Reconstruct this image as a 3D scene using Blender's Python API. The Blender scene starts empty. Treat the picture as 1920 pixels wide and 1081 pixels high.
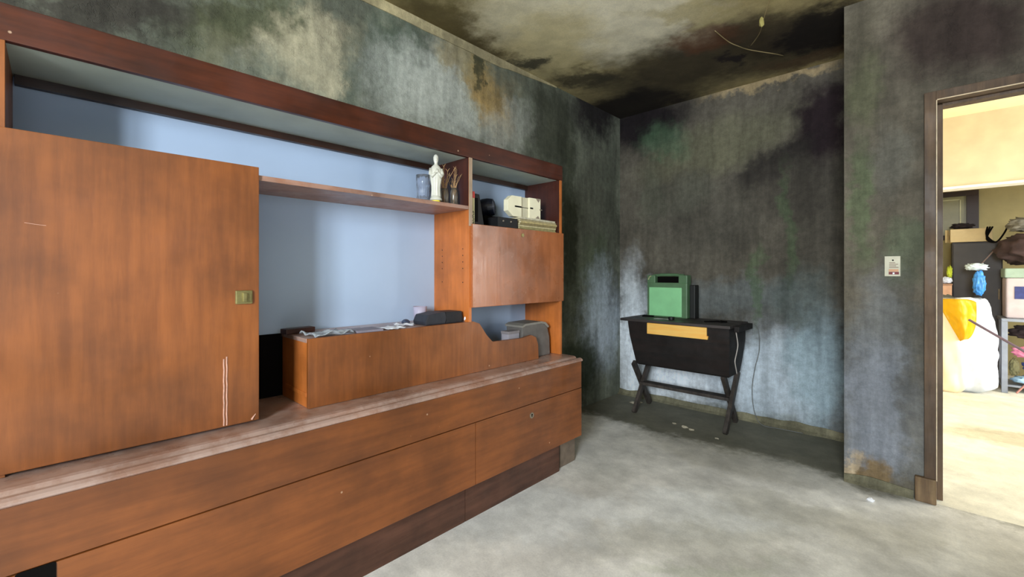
import bpy, bmesh, math, random
from mathutils import Vector, Matrix, noise
random.seed(7)
SC = bpy.context.scene
COL = SC.collection
PI = math.pi

# ------------------------------------------------------------------ camera, world, lights, exposure
cd = bpy.data.cameras.new('camera'); cam = bpy.data.objects.new('camera', cd); COL.objects.link(cam)
cam.location = (0, 0, 1.25); cam.rotation_euler = (PI/2, 0, .761)
cd.sensor_width = 36; cd.lens = 817.7/1920*36; cd.shift_y = -28.9/1920; cd.clip_start = .05
SC.camera = cam
SC.view_settings.view_transform = 'Standard'; SC.view_settings.look = 'None'
SC.view_settings.exposure = 0.5; SC.view_settings.gamma = 1; SC.view_settings.use_curve_mapping = False
w = bpy.data.worlds.new('sky'); SC.world = w; w.use_nodes = True
w.node_tree.nodes['Background'].inputs[0].default_value = (.72, .85, 1, 1)
w.node_tree.nodes['Background'].inputs[1].default_value = 1.2

def area(name, loc, size, energy, color, target):
    l = bpy.data.lights.new(name, 'AREA'); l.shape = 'RECTANGLE'; l.size, l.size_y = size
    l.energy = energy; l.color = color
    o = bpy.data.objects.new(name, l); COL.objects.link(o); o.location = loc
    o.rotation_euler = (Vector(target)-Vector(loc)).to_track_quat('-Z', 'Y').to_euler()
    return o
# daylight through the window behind the camera, the window on the right, and the next room's big opening
area('daylight_behind', (.55, -2.34, 1.85), (.95, 1.25), 205, (.88, .95, 1.0), (0, 1, 1.5))
area('daylight_right', (2.4, .1, 1.6), (2.2, 1.3), 6, (.97, .98, 1.0), (0, .4, 1.4))
area('daylight_next_room', (3.5, 5.0, 1.45), (2.3, 2.1), 150, (1.0, .99, .95), (0, 5.2, 1.0))

# ------------------------------------------------------------------ helpers
def lin(c):
    return tuple(((v/255)/12.92 if v <= 10 else ((v/255+.055)/1.055)**2.4) for v in c) + (1,)
def new_mat(name):
    m = bpy.data.materials.new(name); m.use_nodes = True
    nt = m.node_tree; b = nt.nodes['Principled BSDF']
    return m, nt, b
def N(nt, t, **k):
    n = nt.nodes.new(t)
    for a, v in k.items(): setattr(n, a, v)
    return n
def plain(name, col, rough=.6, metal=0, var=.12, scale=14, bump=0, **kw):
    m, nt, b = new_mat(name)
    tc = N(nt, 'ShaderNodeTexCoord'); no = N(nt, 'ShaderNodeTexNoise')
    no.inputs['Scale'].default_value = scale; no.inputs['Detail'].default_value = 5
    nt.links.new(tc.outputs['Object'], no.inputs['Vector'])
    mr = N(nt, 'ShaderNodeMapRange'); mr.inputs[1].default_value = .3; mr.inputs[2].default_value = .7
    mr.inputs[3].default_value = 1-var; mr.inputs[4].default_value = 1+var
    nt.links.new(no.outputs['Fac'], mr.inputs[0])
    vm = N(nt, 'ShaderNodeVectorMath', operation='SCALE'); vm.inputs[0].default_value = lin(col)[:3]
    nt.links.new(mr.outputs[0], vm.inputs['Scale']); nt.links.new(vm.outputs[0], b.inputs['Base Color'])
    b.inputs['Roughness'].default_value = rough; b.inputs['Metallic'].default_value = metal
    for k, v in kw.items(): b.inputs[k.replace('_', ' ')].default_value = v
    if bump:
        bp = N(nt, 'ShaderNodeBump'); bp.inputs['Strength'].default_value = bump; bp.inputs['Distance'].default_value = .01
        nt.links.new(no.outputs['Fac'], bp.inputs['Height']); nt.links.new(bp.outputs[0], b.inputs['Normal'])
    return m
def mixc(nt, fac, a, b, blend='MIX'):
    n = N(nt, 'ShaderNodeMix', data_type='RGBA', blend_type=blend)
    for sock, v in ((n.inputs[0], fac), (n.inputs[6], a), (n.inputs[7], b)):
        if hasattr(v, 'is_output'): nt.links.new(v, sock)
        else: sock.default_value = v
    return n.outputs[2]
def maprange(nt, src, a, b, c=0, d=1, smooth=True):
    n = N(nt, 'ShaderNodeMapRange', interpolation_type='SMOOTHSTEP' if smooth else 'LINEAR')
    for i, v in enumerate((a, b, c, d)): n.inputs[i+1].default_value = v
    nt.links.new(src, n.inputs[0]); return n.outputs[0]
def noise_tex(nt, vec, scale, detail=6, rough=.6, mapscale=None):
    if mapscale:
        mp = N(nt, 'ShaderNodeMapping'); mp.inputs['Scale'].default_value = mapscale
        nt.links.new(vec, mp.inputs[0]); vec = mp.outputs[0]
    n = N(nt, 'ShaderNodeTexNoise'); n.inputs['Scale'].default_value = scale
    n.inputs['Detail'].default_value = detail; n.inputs['Roughness'].default_value = rough
    nt.links.new(vec, n.inputs['Vector']); return n
def stained(name, base, spots, ax, amp=(.16, .06), broad=.15, bumpy=.45, streak=True, bands=(), rough=.9, contrast=.45, cracks=True, gain=1.0, blue=None):
    """Plaster or concrete with mould stains: every spot is (a, b, radius a, radius b, angle, colour, strength, softness) on the surface."""
    m, nt, b = new_mat(name); L = nt.links
    tc = N(nt, 'ShaderNodeTexCoord').outputs['Object']
    sx = N(nt, 'ShaderNodeSeparateXYZ'); L.new(tc, sx.inputs[0])
    ia = {0: (1, 2), 1: (0, 2), 2: (0, 1)}[ax]
    cb = N(nt, 'ShaderNodeCombineXYZ'); L.new(sx.outputs[ia[0]], cb.inputs[0]); L.new(sx.outputs[ia[1]], cb.inputs[1])
    vec = cb.outputs[0]
    for sc, am in ((2.6, amp[0]), (14, amp[1])):
        nz = noise_tex(nt, tc, sc, 6, .65)
        v1 = N(nt, 'ShaderNodeVectorMath', operation='SUBTRACT'); L.new(nz.outputs['Color'], v1.inputs[0]); v1.inputs[1].default_value = (.5, .5, .5)
        v2 = N(nt, 'ShaderNodeVectorMath', operation='SCALE'); L.new(v1.outputs[0], v2.inputs[0]); v2.inputs['Scale'].default_value = am*4
        v3 = N(nt, 'ShaderNodeVectorMath', operation='MULTIPLY'); L.new(v2.outputs[0], v3.inputs[0]); v3.inputs[1].default_value = (1, 1, 0)
        v4 = N(nt, 'ShaderNodeVectorMath', operation='ADD'); L.new(vec, v4.inputs[0]); L.new(v3.outputs[0], v4.inputs[1]); vec = v4.outputs[0]
    # broad tone variation of the plaster
    n0 = noise_tex(nt, tc, 1.7, 8, .6)
    col = mixc(nt, maprange(nt, n0.outputs['Fac'], .35, .65), lin(tuple(v*(1-broad) for v in base)), lin(tuple(min(255, v*(1+broad)) for v in base)))
    wob = N(nt, 'ShaderNodeSeparateXYZ'); L.new(vec, wob.inputs[0])
    for (which, v0, v1_, c, st) in bands:       # band along one wobbling coordinate
        f = maprange(nt, wob.outputs[which], v0, v1_, 0, st); col = mixc(nt, f, col, lin(c))
    for (ca, cb_, ra, rb, th, c, st, soft) in spots:
        mp = N(nt, 'ShaderNodeMapping', vector_type='TEXTURE')
        mp.inputs['Location'].default_value = (ca, cb_, 0); mp.inputs['Rotation'].default_value = (0, 0, th); mp.inputs['Scale'].default_value = (ra, rb, 1)
        L.new(vec, mp.inputs[0])
        ln = N(nt, 'ShaderNodeVectorMath', operation='LENGTH'); L.new(mp.outputs[0], ln.inputs[0])
        f = maprange(nt, ln.outputs['Value'], 1+soft*.7, 1-soft*1.1, 0, st)
        col = mixc(nt, f, col, lin(c))
    if streak:   # run marks
        ms = {0: (1, 5, .6), 1: (5, 1, .6), 2: (3, 3, 3)}[ax]
        n1 = noise_tex(nt, tc, 1.6, 8, .7, ms)
        col = mixc(nt, 1.0, col, mixc(nt, maprange(nt, n1.outputs['Fac'], .3, .7), (1-contrast*.6,)*3+(1,), (1+contrast*.4,)*3+(1,)), 'MULTIPLY')
    n2 = noise_tex(nt, tc, 22 if ax != 2 else 6, 8, .7)
    col = mixc(nt, 1.0, col, mixc(nt, maprange(nt, n2.outputs['Fac'], .3, .7), (1-contrast*.42,)*3+(1,), (1+contrast*.3,)*3+(1,)), 'MULTIPLY')
    n3 = noise_tex(nt, tc, 120, 3, .6)
    col = mixc(nt, 1.0, col, mixc(nt, n3.outputs['Fac'], (.82, .82, .82, 1), (1.18, 1.18, 1.18, 1)), 'MULTIPLY')
    L.new(col, b.inputs['Base Color']); b.inputs['Roughness'].default_value = rough
    b.inputs['Specular IOR Level'].default_value = .25
    h = n2.outputs['Fac']
    if cracks:
        vo = N(nt, 'ShaderNodeTexVoronoi', feature='DISTANCE_TO_EDGE'); vo.inputs['Scale'].default_value = 2.2
        nz = noise_tex(nt, tc, 5, 5); ad = N(nt, 'ShaderNodeVectorMath', operation='ADD'); L.new(tc, ad.inputs[0]); L.new(nz.outputs['Color'], ad.inputs[1])
        L.new(ad.outputs[0], vo.inputs['Vector'])
        cr = maprange(nt, vo.outputs['Distance'], 0, .02)
        mm = N(nt, 'ShaderNodeMath', operation='MULTIPLY_ADD'); L.new(cr, mm.inputs[0]); mm.inputs[1].default_value = .35; L.new(h, mm.inputs[2]); h = mm.outputs[0]
    bp = N(nt, 'ShaderNodeBump'); bp.inputs['Strength'].default_value = bumpy; bp.inputs['Distance'].default_value = .012
    L.new(h, bp.inputs['Height']); L.new(bp.outputs[0], b.inputs['Normal'])
    return m
def wood(name, dark, light, grain_axis=2, rough=.42, blotch=.35, specks=True, dust=0, coat=.15):
    m, nt, b = new_mat(name); L = nt.links
    tc = N(nt, 'ShaderNodeTexCoord').outputs['Object']
    ms = [14, 14, 14]; ms[grain_axis] = 1.2
    g = noise_tex(nt, tc, 2.2, 8, .65, tuple(ms))
    g2 = noise_tex(nt, tc, 2.3, 5, .6)
    col = mixc(nt, maprange(nt, g.outputs['Fac'], .3, .7), lin(dark), lin(light))
    bl = mixc(nt, maprange(nt, g2.outputs['Fac'], .32, .68), (1-blotch,)*3+(1,), (1+blotch*.5,)*3+(1,))
    col = mixc(nt, 1.0, col, bl, 'MULTIPLY')
    if specks:
        vo = N(nt, 'ShaderNodeTexVoronoi'); vo.inputs['Scale'].default_value = 9
        L.new(tc, vo.inputs['Vector'])
        col = mixc(nt, maprange(nt, vo.outputs['Distance'], .045, .025, 0, .65), col, lin((205, 170, 140)))
    if dust:
        n = noise_tex(nt, tc, 9, 6, .7)
        col = mixc(nt, maprange(nt, n.outputs['Fac'], .35, .6, dust*.4, dust), col, lin((198, 180, 172)))
    L.new(col, b.inputs['Base Color'])
    rn = noise_tex(nt, tc, 6, 6)
    L.new(maprange(nt, rn.outputs['Fac'], .3, .7, rough-.08, rough+.16), b.inputs['Roughness'])
    b.inputs['Coat Weight'].default_value = coat; b.inputs['Coat Roughness'].default_value = .35
    bp = N(nt, 'ShaderNodeBump'); bp.inputs['Strength'].default_value = .12; bp.inputs['Distance'].default_value = .004
    L.new(g.outputs['Fac'], bp.inputs['Height']); L.new(bp.outputs[0], b.inputs['Normal'])
    return m

def link(name, bm, mat, parent=None, smooth=False, **props):
    me = bpy.data.meshes.new(name); bmesh.ops.recalc_face_normals(bm, faces=bm.faces); bm.to_mesh(me); bm.free()
    if mat:
        for mm in (mat if isinstance(mat, (list, tuple)) else [mat]): me.materials.append(mm)
    if smooth:
        for p in me.polygons: p.use_smooth = True
    o = bpy.data.objects.new(name, me); COL.objects.link(o)
    if parent:
        o.parent = parent; o.matrix_parent_inverse = parent.matrix_basis.inverted()
    for k, v in props.items(): o[k] = v
    return o
def thing(name, label, cat, loc=(0, 0, 0), group=None):
    o = bpy.data.objects.new(name, None); COL.objects.link(o); o.location = loc; o.empty_display_size = .05
    o['label'] = label; o['category'] = cat
    if group: o['group'] = group
    bpy.context.view_layer.update()
    return o
def tag(o, label, cat, group=None):
    o['label'] = label; o['category'] = cat
    if group: o['group'] = group
    return o
def struct(name, bm, mat, label=None, parent=None):
    o = link(name, bm, mat, parent)
    if not parent: o['kind'] = 'structure'
    return o
def BM(): return bmesh.new()
def bx(bm, x0, x1, y0, y1, z0, z1, bev=0, seg=2):
    r = bmesh.ops.create_cube(bm, size=1)
    vs = r['verts']
    for v in vs: v.co = Vector(((x0+x1)/2+v.co.x*(x1-x0), (y0+y1)/2+v.co.y*(y1-y0), (z0+z1)/2+v.co.z*(z1-z0)))
    if bev:
        es = list({e for v in vs for e in v.link_edges})
        bmesh.ops.bevel(bm, geom=es, offset=bev, segments=seg, affect='EDGES', profile=.6)
    return bm
def box(x0, x1, y0, y1, z0, z1, bev=0, seg=2): return bx(BM(), x0, x1, y0, y1, z0, z1, bev, seg)
def prism(bm, pts, axis, a, b, bev=0):
    """extrude a 2-D outline along an axis between a and b; pts are (u, v) in the other two axes"""
    def P(u, v, t):
        return {0: (t, u, v), 1: (u, t, v), 2: (u, v, t)}[axis]
    v0 = [bm.verts.new(P(u, v, a)) for u, v in pts]; v1 = [bm.verts.new(P(u, v, b)) for u, v in pts]
    n = len(pts); f = [bm.faces.new(v0), bm.faces.new(v1[::-1])]
    for i in range(n): bm.faces.new((v0[i], v0[(i+1) % n], v1[(i+1) % n], v1[i]))
    if bev:
        es = list({e for v in v0+v1 for e in v.link_edges})
        bmesh.ops.bevel(bm, geom=es, offset=bev, segments=2, affect='EDGES', profile=.6)
    return bm
def tube(bm, pts, r, n=8, cap=True):
    pts = [Vector(p) for p in pts]; rings = []
    for i, p in enumerate(pts):
        d = (pts[min(i+1, len(pts)-1)]-pts[max(i-1, 0)]).normalized()
        a = d.orthogonal().normalized() if i == 0 else (rings_a-d*rings_a.dot(d)).normalized()
        rings_a = a; c = d.cross(a); rr = r[i] if isinstance(r, (list, tuple)) else r
        rings.append([bm.verts.new(p+a*rr*math.cos(2*PI*k/n)+c*rr*math.sin(2*PI*k/n)) for k in range(n)])
    for i in range(len(rings)-1):
        for k in range(n): bm.faces.new((rings[i][k], rings[i][(k+1) % n], rings[i+1][(k+1) % n], rings[i+1][k]))
    if cap: bm.faces.new(rings[0][::-1]); bm.faces.new(rings[-1])
    return bm
def lathe(bm, prof, cx, cy, n=28, ell=1.0, ang=0, flute=0, k=0, cap=True):
    """profile (radius, z) turned about a vertical axis; ell squashes one way; flute adds pleats"""
    rings = []
    for q in prof:
        r, z = q[0], q[1]; fl = q[2] if len(q) > 2 else flute
        ring = []
        for i in range(n):
            t = 2*PI*i/n; rr = r*(1+fl*math.cos(k*t))
            x, y = rr*math.cos(t), rr*math.sin(t)*ell
            ring.append(bm.verts.new((cx+x*math.cos(ang)-y*math.sin(ang), cy+x*math.sin(ang)+y*math.cos(ang), z)))
        rings.append(ring)
    for i in range(len(rings)-1):
        for j in range(n): bm.faces.new((rings[i][j], rings[i][(j+1) % n], rings[i+1][(j+1) % n], rings[i+1][j]))
    if cap: bm.faces.new(rings[0][::-1]); bm.faces.new(rings[-1])
    return bm
def blob(bm, c, r, sub=3, amp=.15, sc=6, flat=None, seed=0, power=1):
    """crumpled rounded lump"""
    q = bmesh.ops.create_icosphere(bm, subdivisions=sub, radius=1)
    for v in q['verts']:
        d = v.co.normalized()
        p = Vector([math.copysign(abs(a)**power, a) for a in d])
        nn = noise.fractal(Vector(d)*sc*.4+Vector((seed, seed*2, 0)), 1, 2, 4)
        p = p*(1+amp*nn)
        v.co = Vector(c)+Vector((p.x*r[0], p.y*r[1], p.z*r[2]))
        if flat is not None and v.co.z < flat: v.co.z = flat
    return bm
def rot_box(bm, center, size, rz=0, rx=0, ry=0, bev=0):
    r = bmesh.ops.create_cube(bm, size=1); vs = r['verts']
    for v in vs: v.co = Vector((v.co.x*size[0], v.co.y*size[1], v.co.z*size[2]))
    if bev:
        es = list({e for v in vs for e in v.link_edges})
        q = bmesh.ops.bevel(bm, geom=es, offset=bev, segments=2, affect='EDGES', profile=.6)
        vs = list({v for v in vs if v.is_valid} | {v for v in q['verts']})
    M = Matrix.Translation(center) @ Matrix.Rotation(rz, 4, 'Z') @ Matrix.Rotation(rx, 4, 'X') @ Matrix.Rotation(ry, 4, 'Y')
    bmesh.ops.transform(bm, matrix=M, verts=vs)
    return bm
def beam(bm, p, q, w, t, up=(1, 0, 0), bev=.002):
    """rectangular bar from p to q, width w along `up`, thickness t"""
    p, q = Vector(p), Vector(q); d = q-p; z = d.normalized(); u = Vector(up); u = (u-z*u.dot(z)).normalized(); s = z.cross(u)
    r = bmesh.ops.create_cube(bm, size=1); vs = r['verts']
    for v in vs: v.co = (p+q)/2+u*v.co.x*w+s*v.co.y*t+z*v.co.z*d.length
    if bev:
        es = list({e for v in vs for e in v.link_edges}); bmesh.ops.bevel(bm, geom=es, offset=bev, segments=1, affect='EDGES')
    return bm

# ------------------------------------------------------------------ materials
LEFT_SPOTS = [
 (0.667, 2.454, 0.376, 0.161, 0.495, (84, 88, 62), 0.8, 0.5),
 (0.068, 2.224, 0.446, 0.129, 0.443, (62, 56, 52), 0.8, 0.5),
 (0.97, 2.44, 0.294, 0.176, 0.598, (190, 182, 154), 0.8, 0.5),
 (0.556, 2.212, 0.151, 0.106, 0.793, (120, 118, 92), 0.5, 0.5),
 (1.417, 2.542, 0.312, 0.209, 1.202, (58, 76, 62), 0.75, 0.5),
 (1.148, 2.387, 0.27, 0.094, 1.523, (74, 88, 76), 0.5, 0.5),
 (1.733, 2.445, 0.52, 0.29, 0.123, (186, 190, 182), 0.8, 0.5),
 (1.913, 2.682, 0.261, 0.121, 0.033, (150, 136, 98), 0.7, 0.5),
 (2.11, 2.635, 0.275, 0.154, 1.416, (140, 128, 92), 0.6, 0.5),
 (2.243, 2.5, 0.287, 0.164, -0.844, (172, 140, 80), 0.8, 0.5),
 (2.11, 2.712, 0.132, 0.056, 1.493, (44, 52, 40), 0.8, 0.5),
 (2.443, 2.371, 0.388, 0.198, 0.323, (160, 162, 154), 0.7, 0.5),
 (2.327, 2.644, 0.247, 0.114, 0.383, (120, 108, 82), 0.5, 0.5),
 (2.977, 2.499, 0.518, 0.337, 1.38, (56, 58, 46), 0.8, 0.5),
 (3.178, 1.64, 0.812, 0.179, 1.567, (52, 56, 40), 0.8, 0.5),
 (3.555, 1.923, 0.614, 0.282, 1.54, (92, 92, 80), 0.6, 0.5),
 (3.648, 1.31, 0.312, 0.291, 1.5, (84, 96, 70), 0.6, 0.5),
 (3.745, 0.783, 0.529, 0.342, -1.514, (196, 208, 220), 0.85, 0.5),
 (3.648, 2.894, 0.481, 0.334, 0.578, (32, 26, 30), 0.95, 0.5),
 (3.334, 0.373, 0.412, 0.331, -0.483, (52, 62, 42), 0.8, 0.5),
 (3.947, 1.586, 0.655, 0.17, 1.567, (60, 60, 50), 0.6, 0.5)]
BACK_SPOTS = [
 (-2.043, 2.753, 0.485, 0.27, -0.106, (26, 20, 24), 0.97, 0.5),
 (-0.956, 2.848, 0.536, 0.06, 0.016, (168, 148, 112), 0.9, 0.5),
 (-1.425, 2.365, 0.706, 0.226, 0.205, (112, 110, 88), 0.75, 0.5),
 (-1.877, 2.531, 0.275, 0.18, -0.369, (80, 106, 80), 0.6, 0.5),
 (-0.575, 2.404, 0.333, 0.195, -1.442, (36, 24, 30), 0.95, 0.5),
 (-0.879, 2.171, 0.319, 0.126, 0.407, (44, 40, 38), 0.85, 0.5),
 (-0.767, 1.938, 0.391, 0.252, -0.234, (66, 62, 56), 0.6, 0.5),
 (-1.568, 1.801, 0.564, 0.439, -0.242, (84, 82, 74), 0.4, 0.5),
 (-1.617, 2.005, 0.282, 0.154, 0.189, (110, 110, 96), 0.5, 0.5),
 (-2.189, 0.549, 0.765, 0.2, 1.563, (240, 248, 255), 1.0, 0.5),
 (-1.425, 1.017, 0.9, 0.192, 0.043, (130, 140, 142), 0.45, 0.5),
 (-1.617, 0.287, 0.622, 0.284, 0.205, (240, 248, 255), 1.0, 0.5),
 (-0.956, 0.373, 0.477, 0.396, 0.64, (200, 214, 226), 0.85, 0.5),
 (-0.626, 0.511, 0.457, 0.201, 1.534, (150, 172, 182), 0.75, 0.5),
 (-0.804, 1.6, 0.515, 0.051, -1.57, (80, 100, 70), 0.5, 0.5),
 (-1.056, 1.122, 0.36, 0.049, 1.57, (84, 108, 74), 0.5, 0.5),
 (-1.987, 1.999, 0.318, 0.111, -1.554, (96, 100, 84), 0.4, 0.5),
 (-0.731, 1.045, 0.254, 0.21, 1.482, (78, 90, 88), 0.5, 0.5)]
DOORWALL_SPOTS = [
 (-0.321, 2.5, 0.386, 0.123, -1.533, (78, 74, 60), 0.5, 0.5),
 (0.125, 2.522, 0.291, 0.245, -0.604, (52, 40, 38), 0.85, 0.5),
 (-0.271, 2.326, 0.192, 0.096, -1.472, (96, 100, 74), 0.5, 0.5),
 (-0.296, 1.667, 0.381, 0.054, -1.568, (90, 104, 74), 0.6, 0.5),
 (-0.106, 1.375, 0.181, 0.111, -1.55, (96, 108, 84), 0.55, 0.5),
 (-0.199, 0.915, 0.371, 0.162, 1.549, (112, 116, 118), 0.6, 0.5),
 (-0.222, 0.477, 0.344, 0.163, 1.509, (130, 136, 146), 0.75, 0.5),
 (-0.222, 0.198, 0.171, 0.128, 1.025, (140, 146, 156), 0.7, 0.5),
 (-0.259, 0.077, 0.096, 0.083, 0.38, (126, 100, 52), 0.8, 0.5),
 (-0.333, 0.07, 0.097, 0.03, 1.537, (190, 170, 140), 0.8, 0.5),
 (-0.106, 0.035, 0.107, 0.056, 0.015, (96, 90, 76), 0.8, 0.5),
 (-0.321, -0.022, 0.143, 0.04, -0.011, (60, 58, 34), 0.9, 0.5),
 (-0.084, 0.866, 0.599, 0.053, 1.57, (78, 76, 66), 0.4, 0.5),
 (-0.175, 1.9, 0.216, 0.092, -1.531, (104, 104, 96), 0.45, 0.5)]
CEILING_SPOTS = [
 (-1.505, 2.422, 0.831, 0.51, 0.892, (238, 230, 205), 0.95, 0.5),
 (-1.96, 2.446, 0.482, 0.341, -0.982, (206, 192, 148), 0.85, 0.5),
 (-1.051, 2.735, 0.361, 0.123, 0.532, (176, 160, 104), 0.6, 0.5),
 (-2.346, 1.704, 0.423, 0.281, -1.242, (84, 72, 40), 0.85, 0.5),
 (-2.435, 2.208, 0.378, 0.196, -1.343, (70, 60, 36), 0.7, 0.5),
 (-2.221, 2.48, 0.131, 0.12, 0.924, (62, 60, 50), 0.9, 0.5),
 (-1.158, 3.424, 0.861, 0.54, 0.139, (58, 50, 40), 0.9, 0.5),
 (-1.029, 3.045, 0.26, 0.216, 0.81, (104, 64, 42), 0.7, 0.5),
 (-2.125, 3.906, 0.755, 0.568, 0.023, (28, 22, 24), 0.97, 0.5),
 (-2.027, 3.097, 0.273, 0.202, 1.003, (56, 52, 44), 0.85, 0.5),
 (-0.513, 3.537, 0.436, 0.219, 1.57, (26, 20, 20), 0.95, 0.5),
 (-0.797, 3.267, 0.337, 0.172, 1.565, (66, 56, 42), 0.6, 0.5),
 (-0.697, 3.886, 0.255, 0.145, 0.109, (84, 62, 46), 0.7, 0.5),
 (-1.055, 3.58, 0.148, 0.085, 1.524, (22, 16, 28), 0.8, 0.5)]
FLOOR_SPOTS = [
 (-0.984, 3.114, 0.602, 0.235, 0.047, (170, 164, 146), 0.4, 0.5),
 (-1.491, 1.728, 0.446, 0.286, 0.795, (222, 226, 226), 0.6, 0.5),
 (-0.987, 2.208, 0.73, 0.239, 0.804, (222, 226, 226), 0.5, 0.5),
 (-0.482, 2.689, 0.439, 0.179, 0.318, (186, 182, 168), 0.5, 0.5),
 (-0.815, 2.056, 0.505, 0.142, 0.796, (178, 176, 162), 0.4, 0.5),
 (-0.57, 2.079, 0.281, 0.062, 0.789, (160, 156, 142), 0.35, 0.5),
 (0.327, 4.888, 0.545, 0.206, 1.231, (176, 168, 144), 0.6, 0.5),
 (-0.089, 2.748, 0.341, 0.14, 1.002, (190, 186, 174), 0.4, 0.5),
 (-1.419, 2.283, 0.216, 0.175, 1.526, (192, 192, 186), 0.5, 0.5),
 (-0.646, 1.912, 0.359, 0.064, 0.776, (176, 182, 158), 0.4, 0.5)]
M = {}
M['wall_left'] = stained('mouldy_plaster_left', (118, 122, 108), LEFT_SPOTS, 0)
M['wall_back'] = stained('mouldy_plaster_alcove', (92, 87, 77), BACK_SPOTS, 1,
    bands=((1, .85, .30, (128, 138, 144), .55), (1, .085, .045, (92, 92, 74), .95)), amp=(.12, .04))
M['wall_door'] = stained('mouldy_plaster_doorway', (98, 92, 80), DOORWALL_SPOTS, 1, bands=((1, .9, .3, (120, 124, 126), .5),), amp=(.09, .035))
M['ceiling'] = stained('mouldy_ceiling', (160, 146, 106), CEILING_SPOTS, 2, streak=False, amp=(.2, .035), bumpy=.15, contrast=.35, cracks=False)
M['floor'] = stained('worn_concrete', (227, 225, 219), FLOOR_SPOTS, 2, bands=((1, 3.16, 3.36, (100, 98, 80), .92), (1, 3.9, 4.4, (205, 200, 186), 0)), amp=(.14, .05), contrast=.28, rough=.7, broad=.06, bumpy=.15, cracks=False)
M['floor_next'] = stained('pale_concrete', (228, 224, 208), [(.6, 5.0, .5, .2, .3, (168, 158, 128), .6, .5), (1.0, 4.2, .4, .15, .2, (176, 166, 140), .5, .5)], 2, contrast=.22, rough=.8, broad=.05, bumpy=.15, cracks=False)
M['plain_wall'] = plain('old_wall_paint', (110, 110, 104), .9, var=.2, scale=4)
M['next_wall'] = plain('beige_wall_paint', (206, 192, 162), .9, var=.1, scale=5, bump=.2)
M['next_dark_wall'] = plain('olive_wall_paint', (150, 138, 96), .9, var=.15, scale=4, bump=.2)
M['next_ceiling'] = plain('cream_ceiling', (240, 228, 180), .9, var=.05)
M['lit_soffit'] = plain('lit_soffit_white', (236, 232, 220), .8, var=.06)
M['cream_band'] = stained('cream_cornice_band', (176, 164, 128), [], 0, contrast=.4, cracks=True)
M['wood'] = wood('reddish_veneer', (124, 70, 31), (146, 84, 38), 2)
M['wood_h'] = wood('reddish_veneer_long_grain', (114, 62, 24), (134, 75, 31), 1)
M['wood_dark'] = wood('dark_red_fascia_wood', (58, 22, 10), (82, 35, 16), 1, blotch=.4)
M['wood_orange'] = wood('orange_veneer', (176, 98, 40), (196, 112, 50), 2, specks=False)
M['wood_top'] = wood('dusty_counter_wood', (130, 80, 54), (156, 104, 76), 1, dust=.5, rough=.3, coat=.5)
M['pale_edge'] = wood('pale_worn_edge', (150, 126, 104), (182, 156, 130), 2, specks=False)
M['grey_lam'] = plain('grey_laminate', (176, 186, 176), .6, var=.12, scale=5)
M['black_in'] = plain('black_cavity', (13, 11, 10), .95, Specular_IOR_Level=.1)
M['rail_dark'] = wood('dark_rail_wood', (44, 24, 14), (62, 34, 20), 1, specks=False)
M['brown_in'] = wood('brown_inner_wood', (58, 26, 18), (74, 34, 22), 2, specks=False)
M['backing'] = plain('pale_blue_backing', (172, 192, 218), .7, var=.05, scale=2)
M['brass'] = plain('tarnished_brass', (150, 140, 92), .4, .7, var=.15, scale=60)
M['steel'] = plain('dull_steel', (150, 140, 124), .45, .7, var=.15, scale=80)
M['scratch'] = plain('bare_scratched_wood', (205, 160, 140), .8, var=.2, scale=80)
M['door_wood'] = wood('grey_brown_door_wood', (72, 54, 38), (100, 78, 56), 2, rough=.6, specks=False, coat=0)
M['door_block'] = wood('worn_door_block', (92, 70, 46), (128, 104, 72), 2, rough=.6, specks=False, coat=0)
M['door_edge'] = plain('worn_pale_edge', (205, 186, 156), .7, var=.2, scale=30)
M['desk'] = wood('blackened_wood', (14, 9, 7), (28, 16, 11), 0, rough=.75, specks=False, blotch=.5, coat=0)
M['desk_top'] = wood('dusty_blackened_wood', (50, 44, 42), (78, 70, 68), 0, rough=.55, specks=False, coat=0)
M['desk_leg'] = wood('grey_worn_legs', (44, 38, 34), (78, 70, 64), 2, rough=.6, specks=False, coat=0)
M['yellow'] = wood('fresh_yellow_wood', (255, 186, 84), (255, 208, 116), 0, rough=.5, specks=False, blotch=.08, coat=0)

# ------------------------------------------------------------------ the room shell
XW, YB, ZC, YP, XP = -2.327, 4.08, 2.86, 3.3, -.365
XR, YBH = 2.2, -2.15
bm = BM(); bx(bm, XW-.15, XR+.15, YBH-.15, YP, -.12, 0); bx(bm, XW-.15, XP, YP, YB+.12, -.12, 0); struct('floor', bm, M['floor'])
struct('floor_next_room', box(XP, 3.4, YP, 8.2, -.12, 0), M['floor_next'])
struct('ceiling', box(XW-.15, XR+.15, YBH-.15, YB+.12, ZC, ZC+.12), M['ceiling'])
struct('wall_left', box(XW-.15, XW, YBH-.15, YB+.12, 0, ZC), M['wall_left'])
struct('wall_back', box(XW, XP+.16, YB, YB+.12, 0, ZC), M['wall_back'])
struct('wall_alcove_side', box(XP, XP+.15, YP+.15, YB, 0, ZC), M['wall_door'])
# wall with the doorway
DX0, DX1, DZ = .036, .88, 2.185
bm = BM(); bx(bm, XP, DX0, YP, YP+.15, 0, ZC); bx(bm, DX0, DX1, YP, YP+.15, DZ+.012, ZC); bx(bm, DX1, XR, YP, YP+.15, 0, ZC)
struct('wall_doorway', bm, M['wall_door'])
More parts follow.
